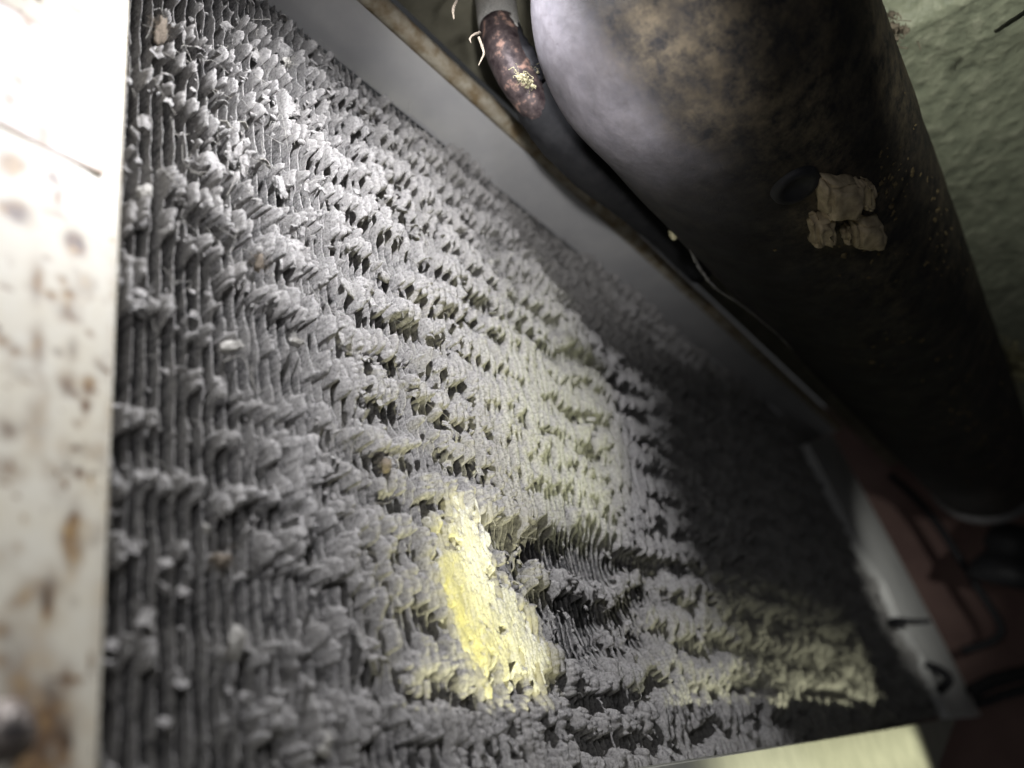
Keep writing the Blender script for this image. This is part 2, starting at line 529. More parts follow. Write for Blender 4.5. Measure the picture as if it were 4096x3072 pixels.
def make_fin(i, x, z0, z1, dz):
    n = int((z1 - z0) / dz)
    Z = np.linspace(z0, z1, n)
    X = np.full(n, x)
    C, crust, pit, flush = dust_fields(X, Z)
    k = i * 7.31
    rag = (vn(k, Z * 75, 1) - 0.5) + 0.8 * (vn(k + .5, Z * 170, 2) - 0.5) + 0.6 * (vn(k, Z * 330, 3) - 0.5)
    spike = np.maximum(vn(k + 2.2, Z * 60, 5) - 0.68, 0) * 3
    lobe = 0.75 * (vn(k + 4.4, Z * 16, 7) - 0.5) + 0.4 * (vn(k + 8.4, Z * 38, 6) - 0.5)
    big = vn(X * 14, Z * 22, 7) - 0.5
    one = vn(k, Z * 14, 6) - 0.5
    smooth = np.maximum(crust, 0.9 * flush)
    q = 1 - 0.75 * smooth
    raw = C * (0.80 + 1.9 * lobe + 0.5 * big) + 0.07 * rag + 0.05 * spike
    T = sstep(0.33, 0.56, raw) * (0.62 + 0.55 * np.clip(raw, 0, 1) + 0.35 * (vn(k + 6.1, Z * 24, 3) - 0.5) + 0.16 * rag)
    Fr = -np.interp(x, [0.7, 1.15], [0.010, 0.018]) * (1 - C) ** 1.4 + q * (np.interp(x, [0.8, 1.2], [0.026, 0.021]) * np.clip(T, -0.15, 1.15) + 0.005 * one + 0.0030 * rag) + 0.010 * smooth
    Fr = Fr - 0.024 * pit - 0.006 * crust - 0.014 * sstep(1.82, 1.94, Z + 0.03 * (vn(X * 9, Z * 4, 1) - 0.5)) * sstep(1.0, 1.3, X)
    far = sstep(2.0, 3.2, x)
    Fr = Fr + far * C * (0.044 * (vn(X * 9, Z * 15, 2) - 0.42) + 0.030 * (vn(k, Z * 19, 1) - 0.5))
    K = sstep(0.50, 0.82, fbm(X * 7, Z * 11, 6, 3) + np.interp(x, [0.5, 0.9, 1.3, 2.0], [-0.22, -0.14, 0.04, 0.12]))
    w = 0.0006 + 0.0034 * np.clip(T, 0, 1) + 0.0085 * K * np.clip(T, 0, 1) * np.clip(0.6 + 0.9 * lobe + 0.15 * rag, 0, 1) + 0.0005 * (vn(k, Z * 150, 5) - 0.5)
    crack = (vn(k, Z * 9, 4) > 0.62)
    w = np.maximum(w * (1 - 0.55 * smooth) + np.where(crack, 0.0080, 0.0115) * smooth * 0.6, 0.0006)
    bx = 0.004 * (vn(k * 0.31, Z * 2.5, 2) - 0.5) + 0.0025 * (vn(X * 9, Z * 4, 6) - 0.5) + C * 0.0035 * (vn(k, Z * 24, 7) - 0.5)
    t = 0.0006
    o = np.ones(n)
    U = np.stack([-t * o, -t - 0.15 * w, -0.55 * w, -0.85 * w, -w, -0.6 * w, 0.25 * w, 0.85 * w, 0.8 * w, t + 0.15 * w, t * o], 1)
    D = np.stack([0.30 * o, 0.07 * o, 0.038 - 0.2 * Fr, 0.020 - 0.6 * Fr, 0.009 - Fr, 0.003 - Fr, -Fr, 0.007 - Fr, 0.030 - 0.5 * Fr, 0.085 * o, 0.30 * o], 1)
    lean = np.array([0, .25, .55, .8, 1, 1, 1, 1, .7, .25, 0])
    m = U.shape[1]
    js = np.arange(m)
    # small lumps over the coat
    nz = vn(k * 3 + js[None, :] * 0.9, Z[:, None] * 120, 3) - 0.5
    nz2 = vn(k * 3 + js[None, :] * 1.7, Z[:, None] * 260, 5) - 0.5
    amp = ((np.clip(T, 0, 1) * 0.0026 + 0.0003) * (1 - 0.65 * np.maximum(crust, flush)))[:, None] * (lean > 0.4)
    curl = np.array([0, 0, 0, .15, .7, .95, 1, .95, .4, 0, 0])
    U = U + bx[:, None] * lean + amp * nz * 0.7 + (np.clip(Fr, 0, 0.03) * (0.02 + 0.22 * vn(k, Z * 14, 2)))[:, None] * curl
    D = D + amp * (1.3 * nz + 0.9 * nz2)
    V = np.stack([x + U - X0, D, np.repeat(Z[:, None] - ZB, m, 1)], -1).reshape(-1, 3)
    yellow_tint = np.repeat((crust * (0.55 + 0.35 * vn(k, Z * 40, 1)))[:, None], m, 1)
    yellow_tint = yellow_tint * (lean > 0.6)
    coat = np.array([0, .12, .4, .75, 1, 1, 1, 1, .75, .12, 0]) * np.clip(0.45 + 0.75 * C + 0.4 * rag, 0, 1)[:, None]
    return mesh_np("fin", V, grid_quads(n, m), {"yellow_tint": yellow_tint, "bare": 1 - coat})


n_fin = 0
x = X0 + 0.004
while x < 7.0:
    ztop = ZT if x < 5.95 else ZT - (x - 5.95) / 1.15 * 1.95
    if ztop < 0.12:
        break
    dz = 0.0026 if x < 1.9 else (0.005 if x < 3.2 else 0.008)
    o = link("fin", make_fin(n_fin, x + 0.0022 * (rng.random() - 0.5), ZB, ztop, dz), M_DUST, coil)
    n_fin += 1
    x += PITCH

# dust lying deep between the fins, with dark holes where the gap is open
nx, nz = 520, 300
gx = X0 + 6.4 * (np.linspace(0, 1, nx) ** 1.6)
gz = np.linspace(ZB, ZT, nz)
GX, GZ = np.meshgrid(gx, gz, indexing='ij')
C, crust, pit, flush = dust_fields(GX, GZ)
hole = vn(GX * 38, GZ * 12, 1) * 0.6 + fbm(GX * 9, GZ * 9, 4, 3) * 0.6 - 0.25 * C
dep = 0.055 + 0.050 * (1 - C) + 0.20 * sstep(0.50, 0.66, hole) + 0.02 * (vn(GX * 160, GZ * 60, 6) - 0.5)
dep = dep * (1 - crust) + crust * 0.012
V = np.stack([GX - X0, dep, GZ - ZB], -1).reshape(-1, 3)
o = link("dust_mat", mesh_np("dust_mat", V, grid_quads(nx, nz), {"yellow_tint": (crust * 0.8).ravel()}), M_DUST, coil)
o["kind"] = "stuff"
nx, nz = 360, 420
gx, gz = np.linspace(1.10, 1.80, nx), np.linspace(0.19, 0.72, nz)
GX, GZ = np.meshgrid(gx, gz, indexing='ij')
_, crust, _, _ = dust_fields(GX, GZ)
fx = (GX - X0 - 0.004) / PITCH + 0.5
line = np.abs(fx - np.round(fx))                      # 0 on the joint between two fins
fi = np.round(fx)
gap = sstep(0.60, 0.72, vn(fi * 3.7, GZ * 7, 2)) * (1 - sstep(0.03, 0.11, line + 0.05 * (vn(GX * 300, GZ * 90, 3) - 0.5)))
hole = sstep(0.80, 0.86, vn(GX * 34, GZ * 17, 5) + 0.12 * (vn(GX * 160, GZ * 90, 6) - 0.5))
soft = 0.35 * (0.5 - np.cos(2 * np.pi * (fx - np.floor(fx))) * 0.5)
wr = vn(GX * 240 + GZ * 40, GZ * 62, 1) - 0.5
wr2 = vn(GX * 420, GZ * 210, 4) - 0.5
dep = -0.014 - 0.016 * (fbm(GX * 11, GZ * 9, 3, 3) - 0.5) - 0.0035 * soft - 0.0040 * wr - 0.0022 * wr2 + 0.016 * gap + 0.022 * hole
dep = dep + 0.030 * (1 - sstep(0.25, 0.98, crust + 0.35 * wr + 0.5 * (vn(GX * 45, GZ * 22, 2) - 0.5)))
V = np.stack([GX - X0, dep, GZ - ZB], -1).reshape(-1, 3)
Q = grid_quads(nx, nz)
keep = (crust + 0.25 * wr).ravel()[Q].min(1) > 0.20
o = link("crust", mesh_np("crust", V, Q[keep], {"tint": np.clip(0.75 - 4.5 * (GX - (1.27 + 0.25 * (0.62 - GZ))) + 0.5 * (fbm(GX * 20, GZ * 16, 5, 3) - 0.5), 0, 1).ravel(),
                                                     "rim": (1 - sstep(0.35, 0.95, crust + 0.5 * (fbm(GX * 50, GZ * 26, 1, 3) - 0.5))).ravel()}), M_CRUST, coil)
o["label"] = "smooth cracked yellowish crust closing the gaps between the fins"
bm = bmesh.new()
box(bm, (0, 0.302, 0), (6.5, 0.33, ZT - ZB))  # black sheet added behind the fins for the dark of deep gaps
link("dark_backing", bm_mesh("dark_backing", bm), M_BLACK, coil, smooth=False)


# crumbs, flakes and lobes of dust stuck to the fin edges
ico = bmesh.new()
bmesh.ops.create_icosphere(ico, subdivisions=2, radius=1.0)
ICO_V = np.array([v.co[:] for v in ico.verts])
ICO_F = np.array([[v.index for v in f.verts] for f in ico.faces])
ico.free()


def lump(c, s, rot, rough=0.45, k=0):
    n = ICO_V
    h = 1 + rough * (vn(n[:, 0] * 1.7 + k * 3.3, n[:, 1] * 1.7 + n[:, 2] * 1.3 + k, 1) - 0.5) * 2 \
        + 0.5 * rough * (vn(n[:, 0] * 4 + k, n[:, 2] * 4 + n[:, 1] * 3 - k, 4) - 0.5) * 2
    v = n * h[:, None] * np.array(s)
    return v @ rot.T + np.array(c)


def rotm(a, b, c):
    return np.array(Matrix.Rotation(a, 3, 'X') @ Matrix.Rotation(b, 3, 'Y') @ Matrix.Rotation(c, 3, 'Z'))


Vs, Fs, nb = [], [], 0
count = 0
while count < 1700:
    u = rng.random()
    cx = X0 + 0.01 + 3.2 * u ** 1.35
    cz = ZB + 0.02 + (ZT - ZB - 0.05) * rng.random()
    c_, cr, pt, fl = dust_fields(np.array([cx]), np.array([cz]))
    if rng.random() > 0.25 + 0.75 * c_[0] or cr[0] > 0.3 or (fl[0] > 0.4 and rng.random() < 0.8):
        continue
    cx = X0 + 0.004 + PITCH * round((cx - X0 - 0.004) / PITCH) + 0.004 * rng.normal()
    sz = 0.0032 * math.exp(0.55 * rng.normal())
    sz = min(sz, 0.011)
    s = np.array([sz * (0.7 + 0.6 * rng.random()), sz * (0.5 + 0.5 * rng.random()), sz * (0.9 + 1.6 * rng.random())])
    v = lump((cx - X0, 0.004 + 0.022 * (1 - c_[0]) - 0.010 * rng.random() * c_[0], cz - ZB), s, rotm(*(0.7 * rng.normal(size=3))), 0.5, count)
    Vs.append(v)
    Fs.append(ICO_F + nb)
    nb += len(v)
    count += 1
ico = bmesh.new()
bmesh.ops.create_icosphere(ico, subdivisions=4, radius=1.0)
I4_V = np.array([v.co[:] for v in ico.verts])
I4_F = np.array([[v.index for v in f.verts] for f in ico.faces])
ico.free()
count = 0
while count < 55:
    cx = X0 + 0.05 + 2.3 * rng.random() ** 1.3
    cz = ZB + 0.05 + (ZT - ZB - 0.15) * rng.random()
    c_, cr, pt, fl = dust_fields(np.array([cx]), np.array([cz]))
    if rng.random() > c_[0] ** 1.5 or cr[0] > 0.1 or fl[0] > 0.5:
        continue
    n = I4_V
    kk = count * 3.17
    h = 1 + 0.55 * (vn(n[:, 0] * 2.2 + kk, n[:, 2] * 2.2 + n[:, 1], 1) - 0.5) + 0.45 * (vn(n[:, 0] * 5 + kk, n[:, 2] * 5 + n[:, 1] * 2, 4) - 0.5) \
        + 0.32 * (vn(n[:, 0] * 12 + kk, n[:, 2] * 12 + n[:, 1] * 8, 6) - 0.5) + 0.2 * (vn(n[:, 0] * 26 + kk, n[:, 2] * 26 + n[:, 1] * 15, 2) - 0.5)
    sz = 0.016 + 0.016 * rng.random()
    v = n * h[:, None] * np.array([sz * (0.8 + 0.5 * rng.random()), 0.0045 + 0.005 * rng.random(), sz * (0.7 + 0.9 * rng.random())])
    v = v @ rotm(0.25 * rng.normal(), 0.5 * rng.normal(), 0.25 * rng.normal()).T + np.array([cx - X0, 0.004 + 0.006 * rng.random(), cz - ZB])
    Vs.append(v)
    Fs.append(I4_F + nb)
    nb += len(v)
    count += 1
o = link("dust_crumbs", mesh_np("dust_crumbs", np.vstack(Vs), np.vstack(Fs)), M_DUST, coil)
o["kind"] = "stuff"


def flake(c, w, h, rot, k):
    """a torn, folded scrap of matted dust with thickness"""
    n, m = 9, 7
    a, b = np.meshgrid(np.linspace(-1, 1, n), np.linspace(-1, 1, m), indexing='ij')
    edge = 1 - 0.45 * vn(a * 2 + k, b * 2 + k, 2)
    px, pz = a * w * edge, b * h * edge
    py = 0.45 * w * np.abs(a) ** 1.5 + 0.25 * w * (vn(a * 2.3 + k, b * 2.3, 3) - 0.5)
    top = np.stack([px, py, pz], -1).reshape(-1, 3)
    bot = top + np.array([0, 0.0022, 0])
    V = np.vstack([top, bot]) @ rot.T + np.array(c)
    q = grid_quads(n, m)
    rim = [i * m for i in range(n)] + [(n - 1) * m + j for j in range(1, m)] + [i * m + m - 1 for i in range(n - 2, -1, -1)] + [j for j in range(m - 2, 0, -1)]
    rq = [[rim[i], rim[(i + 1) % len(rim)], rim[(i + 1) % len(rim)] + n * m, rim[i] + n * m] for i in range(len(rim))]
    return V, np.vstack([q, q[:, ::-1] + n * m, rq])


Vs, Fs, nb = [], [], 0
for k in range(240):
    cx = X0 + 0.02 + 1.9 * rng.random() ** 1.2
    cz = ZB + 0.05 + 1.85 * rng.random()
    _, cr, _, fl = dust_fields(np.array([cx]), np.array([cz]))
    if cr[0] > 0.2 or fl[0] > 0.5:
        continue
    cx = X0 + PITCH * round((cx - X0) / PITCH) + 0.006
    v, q = flake((cx - X0, -0.006 - 0.006 * rng.random(), cz - ZB), 0.008 + 0.008 * rng.random(), 0.007 + 0.012 * rng.random(),
                 rotm(-0.5 + 0.5 * rng.normal(), 0.35 * rng.normal(), 0.4 * rng.normal()), k * 2.7)
    Vs.append(v)
    Fs.append(q + nb)
    nb += len(v)
o = link("dust_flakes", mesh_np("dust_flakes", np.vstack(Vs), np.vstack(Fs)), M_DUST, coil)
o["kind"] = "stuff"

# stray lint threads caught across the fins
Vs, Fs, nb = [], [], 0
for k in range(260):
    cx = X0 + 0.02 + 1.6 * rng.random() ** 1.3
    cz = ZB + 0.05 + 1.85 * rng.random()
    p = np.array([cx - X0, -0.012 - 0.012 * rng.random(), cz - ZB])
    d = np.array([rng.normal(), 0.25 * rng.normal(), 0.7 * rng.normal()])
    d /= np.linalg.norm(d)
    L = 0.02 + 0.05 * rng.random()
    bend = 0.35 * L * rng.normal(size=3) * np.array([1, 0.4, 1])
    v, q = tube([p, p + d * L * .5 + bend, p + d * L], 0.00035 + 0.0003 * rng.random(), seg=4, cap=False, sub=5)
    Vs.append(v)
    Fs.append(q + nb)
    nb += len(v)
o = link("lint_threads", mesh_np("lint_threads", np.vstack(Vs), np.vstack(Fs)), M_PALE, coil)
o["kind"] = "stuff"


# lumps and tufts that stand out one by one
def clump(name, px, py, size, material, label, cat, tufts=0, stretch=(1, 0.7, 1.2), tilt=0.0, proud=0.012):
    p = at(px, py, 1, 1.0 - proud)
    V = lump((0, 0, 0), np.array(stretch) * size, rotm(0.2, tilt, 0.1), 0.55, px * 0.13)
    bm_ = bmesh.new()
    vs = [bm_.verts.new(v) for v in V]
    for f in ICO_F:
        bm_.faces.new([vs[i] for i in f])
    bmesh.ops.subdivide_edges(bm_, edges=bm_.edges[:], cuts=1, use_grid_fill=True)
    for v in bm_.verts:
        q = v.co * (1.0 / size)
        v.co *= 1 + 0.16 * (float(vn(q.x * 3 + px, q.y * 3 + q.z * 4, 2)) - 0.5) * 2 + 0.10 * (float(vn(q.x * 8 + px, q.y * 7 + q.z * 9, 3)) - 0.5) * 2
    me = bm_mesh(name, bm_)
    o = link(name, me, material)
    o.location = p
    tag(o, label, cat)
    if tufts:
        Vs, Fs, nb = [], [], 0
        for k in range(tufts):
            a = np.array([rng.normal(), rng.normal() - 0.6, rng.normal()])
            a /= np.linalg.norm(a)
            s = a * size * 0.7 * np.array(stretch)
            e = a * size * (1.0 + 0.4 * rng.random()) + 0.5 * size * rng.normal(size=3)
            v, q = tube([s, (s + e) / 2 + 0.4 * size * rng.normal(size=3), e], 0.0003, seg=4, cap=False, sub=5)
            Vs.append(v)
            Fs.append(q + nb)
            nb += len(v)
        f = link("fibres", mesh_np("fibres", np.vstack(Vs), np.vstack(Fs)), material, o)
        f["kind"] = "stuff"
    return o


clump("dust_lump", 574, 768, 0.013, M_PALE, "pale oval dust lump wedged between the fins beside the rusty panel", "dust lump", 0, (1, 0.7, 1.35), 0.5)
clump("dust_lump", 930, 1385, 0.016, M_PALE, "long pale dust crumb lying slanted across three fins", "dust lump", 6, (1.7, 0.6, 0.7), -0.55)
clump("dust_lump", 945, 2575, 0.013, M_PALE, "light bulbous dust lump low on the left fins", "dust lump", 0, (0.8, 0.8, 1.6), 0.1, 0.02)
clump("dust_lump", 1297, 2985, 0.016, M_PALE, "whitest dust lump, at the lower edge of the coil", "dust lump", 0, (0.9, 0.7, 1.3), 0.4, 0.02)
clump("dust_grain", 826, 2118, 0.0055, M_PALE, "tiny bright white grain stuck on a bare fin", "dust grain", 0, (0.8, 0.8, 1.3), -0.3, 0.01)
clump("lint_tuft", 890, 2245, 0.014, M_BROWN, "pinkish beige lint tuft below the white grain", "lint tuft", 40, (1.1, 0.6, 0.8))
clump("lint_tuft", 1545, 1860, 0.013, M_BROWN, "brown lint tuft beside the upper end of the yellow patch", "lint tuft", 45, (0.9, 0.6, 1.1))
clump("lint_tuft", 1040, 1055, 0.013, M_BROWN, "small brown lint tuft in the middle of the bare left fins", "lint tuft", 45, (0.7, 0.6, 1.4))
clump("lint_tuft", 640, 120, 0.017, M_BROWN, "brownish lint tuft at the top beside the rusty panel", "lint tuft", 60, (0.8, 0.6, 2.0))
clump("lint_tuft", 1180, 1370, 0.012, M_PALE, "fuzzy grey tuft on the caked ridge near the slanted crumb", "lint tuft", 60, (1.6, 0.6, 0.7), -0.3)
clump("lint_tuft", 1150, 250, 0.013, M_PALE, "beige lint tuft under the top flange", "lint tuft", 30, (1.0, 0.7, 1.0))
for px, py, lab in ((905, 485, "white folded dust scrap bridging two upper fins"), (975, 490, "white folded dust scrap with a curled right end"),
                    (1065, 640, "bent pale dust scrap below the two folded scraps")):
    p = at(px, py, 1, 0.986)
    v, q = flake((0, 0, 0), 0.017, 0.011, rotm(-1.0, 0.25, 0.2), px)
    o = link("dust_scrap", mesh_np("dust_scrap", v, q), M_PALE)
    o.location = p
    tag(o, lab, "dust scrap")

# ================================================================== left cover panel with sticker and screw
PY = 0.90
xe = at(480, 600, 1, PY).x
nx, nz = 170, 480
gx, gz = np.linspace(-0.12, xe, nx), np.linspace(-0.12, 2.0, nz)
GX, GZ = np.meshgrid(gx, gz, indexing='ij')
SPOTS = [(110, 80, 30, .6), (70, 320, 32, .6), (30, 400, 28, .6), (225, 315, 16, .4), (45, 655, 40, .9), (220, 715, 22, .7), (240, 790, 18, .5),
         (65, 845, 48, 1.0), (305, 970, 36, 1.1), (190, 1040, 20, .45), (150, 1130, 26, .7), (255, 1125, 22, .6), (270, 1165, 22, .6), (200, 1185, 24, .7),
         (110, 1145, 18, .35), (255, 1255, 38, .45), (10, 1360, 32, .7), (65, 1395, 30, .65), (150, 1375, 28, .6), (235, 1410, 22, .55), (360, 1335, 20, .5),
         (295, 1405, 26, .5), (265, 1530, 36, .7), (290, 1575, 26, .7), (355, 1550, 28, .8), (345, 1615, 24, .8), (395, 1460, 26, .5), (155, 1635, 40, .35),
         (10, 1725, 48, .7), (90, 1700, 30, .45), (150, 1690, 45, .4), (10, 1880, 60, .5), (190, 1870, 55, .35), (240, 1900, 40, .35), (315, 1895, 24, .9),
         (285, 2145, 36, .8), (320, 2200, 24, .6), (190, 2370, 60, .6), (130, 2370, 50, .5), (195, 2395, 28, .9), (300, 2420, 28, .35), (10, 2540, 55, .6),
         (20, 2640, 60, .6), (150, 2640, 80, .35), (265, 2720, 38, .7), (180, 2800, 80, .7), (200, 2900, 70, .9), (250, 2980, 60, .8), (160, 3030, 80, 1.0), (60, 2780, 90, .6)]
rust = np.zeros_like(GX)
for px, py, r, s in SPOTS:
    p = at(px, py, 1, PY)
    rr = r / F_PX * (p.length * 0.93)
    an = 0.45 * math.sin(px * 0.7)
    wx, wz = 1.5 * (fbm(GX * 26 + px, GZ * 26, 1, 3) - 0.5), 1.5 * (fbm(GX * 26, GZ * 26 + py, 4, 3) - 0.5)
    dx, dz_ = (GX - p.x) / rr + wx, ((GZ - p.z) / rr + wz) * (0.75 + an)
    rust = np.maximum(rust, s * np.exp(-0.8 * (dx * dx + dz_ * dz_)))
rust = rust + 0.9 * sstep(0.80, 0.90, vn(GX * 95, GZ * 80, 6)) * sstep(0.45, 0.65, fbm(GX * 9, GZ * 9, 1, 3)) + 0.45 * sstep(0.60, 0.78, fbm(GX * 24, GZ * 20, 2, 4)) * fbm(GX * 60, GZ * 60, 5, 3) + 0.25 * sstep(xe - 0.02, xe, GX) * vn(GX * 20, GZ * 30, 1)
root = empty("cover_panel", (xe, PY, 0))
tag(root, "cream enamelled cover panel with rust spots and a worn sticker", "panel")
V = np.stack([GX, np.full_like(GX, PY), GZ], -1).reshape(-1, 3)
adopt(link("face", mesh_np("face", V, grid_quads(nx, nz)[:, ::-1], {"rust": rust})  , M_PANEL), root)
# rolled edge returning towards the coil
a = np.linspace(0, np.pi / 2, 6)
ey = np.concatenate([PY + 0.008 * (1 - np.cos(a)), [PY + 0.075]])
ex = np.concatenate([xe + 0.008 * np.sin(a), [xe + 0.008]])
EV = np.stack([np.repeat(ex[:, None], nz, 1), np.repeat(ey[:, None], nz, 1), np.repeat(gz[None], len(ex), 0)], -1).reshape(-1, 3)
adopt(link("folded_edge", mesh_np("folded_edge", EV, grid_quads(len(ex), nz), {"rust": 0.25 * vn(EV[:, 0] * 30, EV[:, 2] * 25, 1)}), M_PANEL), root)
# sticker
tr, br = at(437, 262, 1, PY - 0.002), at(415, 705, 1, PY - 0.002)
sx, sz0, sz1 = (tr.x + br.x) / 2, br.z, tr.z
n, m = 60, 60
a_, b_ = np.meshgrid(np.linspace(-0.1, sx, n), np.linspace(sz0, sz1, m), indexing='ij')
ed = np.minimum.reduce([sx - a_, b_ - sz0, sz1 - b_])
rs = 1.0 * np.exp(-(ed / 0.010) ** 2) * (0.45 + 0.55 * vn(a_ * 25, b_ * 25, 3))
c_ = at(170, 560, 1, PY)
rs = np.maximum(rs, 0.75 * np.exp(-(((a_ - c_.x) / 0.016) ** 2 + ((b_ - c_.z) / 0.05) ** 2)))
for px, py in ((110, 90), (70, 325), (35, 400), (410, 690), (175, 590)):
    q = at(px, py, 1, PY)
    rs = np.maximum(rs, 0.8 * np.exp(-(((a_ - q.x) / 0.011) ** 2 + ((b_ - q.z) / 0.017) ** 2)))
lift = 0.0015 + 0.004 * np.exp(-((a_ - sx) ** 2 + (b_ - sz0) ** 2) / 0.0006) + 0.0008 * vn(a_ * 18, b_ * 18, 4)
V = np.stack([a_, PY - lift, b_], -1).reshape(-1, 3)
st = adopt(link("sticker", mesh_np("sticker", V, grid_quads(n, m)[:, ::-1], {"rust": np.clip(rs, 0, 1)}), M_PAPER), root)
st["label"] = "worn white sticker with brown stained edges and faded print"
# screw
sp = at(22, 2925, 1, PY)


def lathe(prof, seg=40):
    th = np.linspace(0, 2 * np.pi, seg, endpoint=False)
    pr = np.array(prof)
    V = np.stack([pr[:, None, 0] * np.cos(th), np.repeat(pr[:, 1:2], seg, 1), pr[:, None, 0] * np.sin(th)], -1).reshape(-1, 3)
    return V, grid_quads(len(pr), seg, wrap=True)


V, Q = lathe([(0.0002, -0.016), (0.010, -0.0155), (0.017, -0.013), (0.021, -0.009), (0.0225, -0.004), (0.0225, -0.002), (0.030, -0.0018), (0.0305, 0.0)])
sc = adopt(link("screw", mesh_np("screw", V + np.array(sp), Q), M_SCREW), root)
bm = bmesh.new()
box(bm, (-0.015, -0.0185, -0.002), (0.015, -0.0148, 0.002), 0.0004)
box(bm, (-0.002, -0.0183, -0.015), (0.002, -0.0149, 0.015), 0.0004)
for v in bm.verts:
    v.co += sp
sl = link("slot", bm_mesh("slot", bm), M_BLACK, sc, smooth=False)

# ================================================================== top flange, bottom rail, end plate
FW = 0.145
root = empty("top_flange", (0.3, 1.0, ZT))
tag(root, "smooth grey flange along the top of the coil with a rusty beige edge", "flange")
n, m = 90, 14
a_, b_ = np.meshgrid(np.linspace(0.3, 6.0, n), np.linspace(1.03, 1.0 - FW, m), indexing='ij')
V = np.stack([a_, b_, ZT + 0.003 + 0.004 * (vn(a_ * 1.3, b_ * 4, 2) - 0.5)], -1).reshape(-1, 3)
adopt(link("sheet", mesh_np("sheet", V, grid_quads(n, m)), M_FLANGE), root)
pts = [(x_, 1 - FW - 0.022 + 0.003 * float(vn(x_ * 6, 0, 1)), ZT + 0.028) for x_ in np.linspace(0.3, 6.0, 50)]
adopt(link("rolled_edge", tube_mesh("rolled_edge", pts, 0.030, seg=14, jitter=0.10, sub=3), M_EDGE), root)

RY = 0.88
root = empty("bottom_rail", (0.6, RY, 0.0))
tag(root, "cream painted rail along the bottom edge of the coil", "rail")
tl, trr = at(2529, 3072, 1, RY), at(3806, 2872, 1, RY)
bm = bmesh.new()
lo = at(3740, 3072, 1, RY)
pts = [(0.55, tl.z + 0.004), (tl.x, tl.z), (trr.x, trr.z), (trr.x + 0.16, trr.z - 0.012), (lo.x + 0.12, lo.z), (lo.x - 0.1, -0.30), (0.55, -0.30)]
fr = [bm.verts.new((x_, RY, z_)) for x_, z_ in pts]
bk = [bm.verts.new((x_, 1.06, z_)) for x_, z_ in pts]
bm.faces.new(fr)
bm.faces.new(bk[::-1])
for i in range(len(pts)):
    j = (i + 1) % len(pts)
    bm.faces.new([fr[j], fr[i], bk[i], bk[j]])
bmesh.ops.recalc_face_normals(bm, faces=bm.faces[:])
bmesh.ops.bevel(bm, geom=[e for e in bm.edges if abs(e.verts[0].co.y - RY) < 1e-6 and abs(e.verts[1].co.y - RY) < 1e-6], offset=0.006, segments=3, affect='EDGES')
adopt(link("rail_body", bm_mesh("rail_body", bm), M_RAIL, smooth=False), root)

EY = 0.93
cs = [(3232, 1772), (3330, 1738), (3560, 2160), (3740, 2500), (3925, 2862), (3800, 2868), (3742, 2740), (3690, 2620), (3600, 2470), (3540, 2330), (3430, 2160), (3372, 2040), (3300, 1900)]
pp = [at(x_, y_, 1, EY) for x_, y_ in cs]
bm = bmesh.new()
fr = [bm.verts.new(p) for p in pp]
bk = [bm.verts.new(p + Vector((0, 0.06, 0))) for p in pp]
bm.faces.new(fr)
bm.faces.new(bk[::-1])
for i in range(len(pp)):
    j = (i + 1) % len(pp)
    bm.faces.new([fr[i], fr[j], bk[j], bk[i]])
bmesh.ops.recalc_face_normals(bm, faces=bm.faces[:])
o = link("end_plate", bm_mesh("end_plate", bm), M_END, smooth=False)
tag(o, "pale grey metal plate closing the far end of the coil", "end plate")

# ================================================================== the tank
TX0, TX1 = 1.0, 6.55
root = empty("tank", (TX0, TC[0], TC[1]))
tag(root, "large dark charcoal tank with brown dust and a domed near end", "tank")
nx, nt_ = 230, 120
u = np.linspace(0, 1, nx)
th = np.linspace(0, 2 * np.pi, nt_, endpoint=False)
xs = TX0 + (TX1 - TX0) * u ** 1.25
cap0 = np.clip((xs - TX0) / 0.42, 0, 1)
cap1 = np.clip((TX1 - xs) / 0.30, 0, 1)
prof = np.sqrt(np.maximum(1 - (1 - cap0) ** 2, 0)) * (0.80 + 0.20 * np.sqrt(np.maximum(1 - (1 - cap1) ** 2, 0)))
XX, TT = np.meshgrid(xs, th, indexing='ij')
lumpy = 0.025 * np.exp(-((XX - 2.0) / 0.7) ** 2) * (np.cos(TT - 0.3) > 0) * np.cos(TT - 0.3) + 0.034 * (fbm(XX * 2.0, np.cos(TT) * 1.3 + 5, 2, 4) + fbm(XX * 2.0 + 9, np.sin(TT) * 1.3 + 5, 3, 4) - 1.0) + 0.020 * (vn(XX * 4.5, np.cos(TT) * 2.5 + 7, 4) - 0.5) + 0.006 * (vn(XX * 9, np.sin(TT) * 4, 5) - 0.5)
rr = TR * prof[:, None] * (1 + lumpy)
V = np.stack([XX, TC[0] + rr * np.cos(TT), TC[1] + rr * np.sin(TT)], -1)
P = V.reshape(-1, 3)
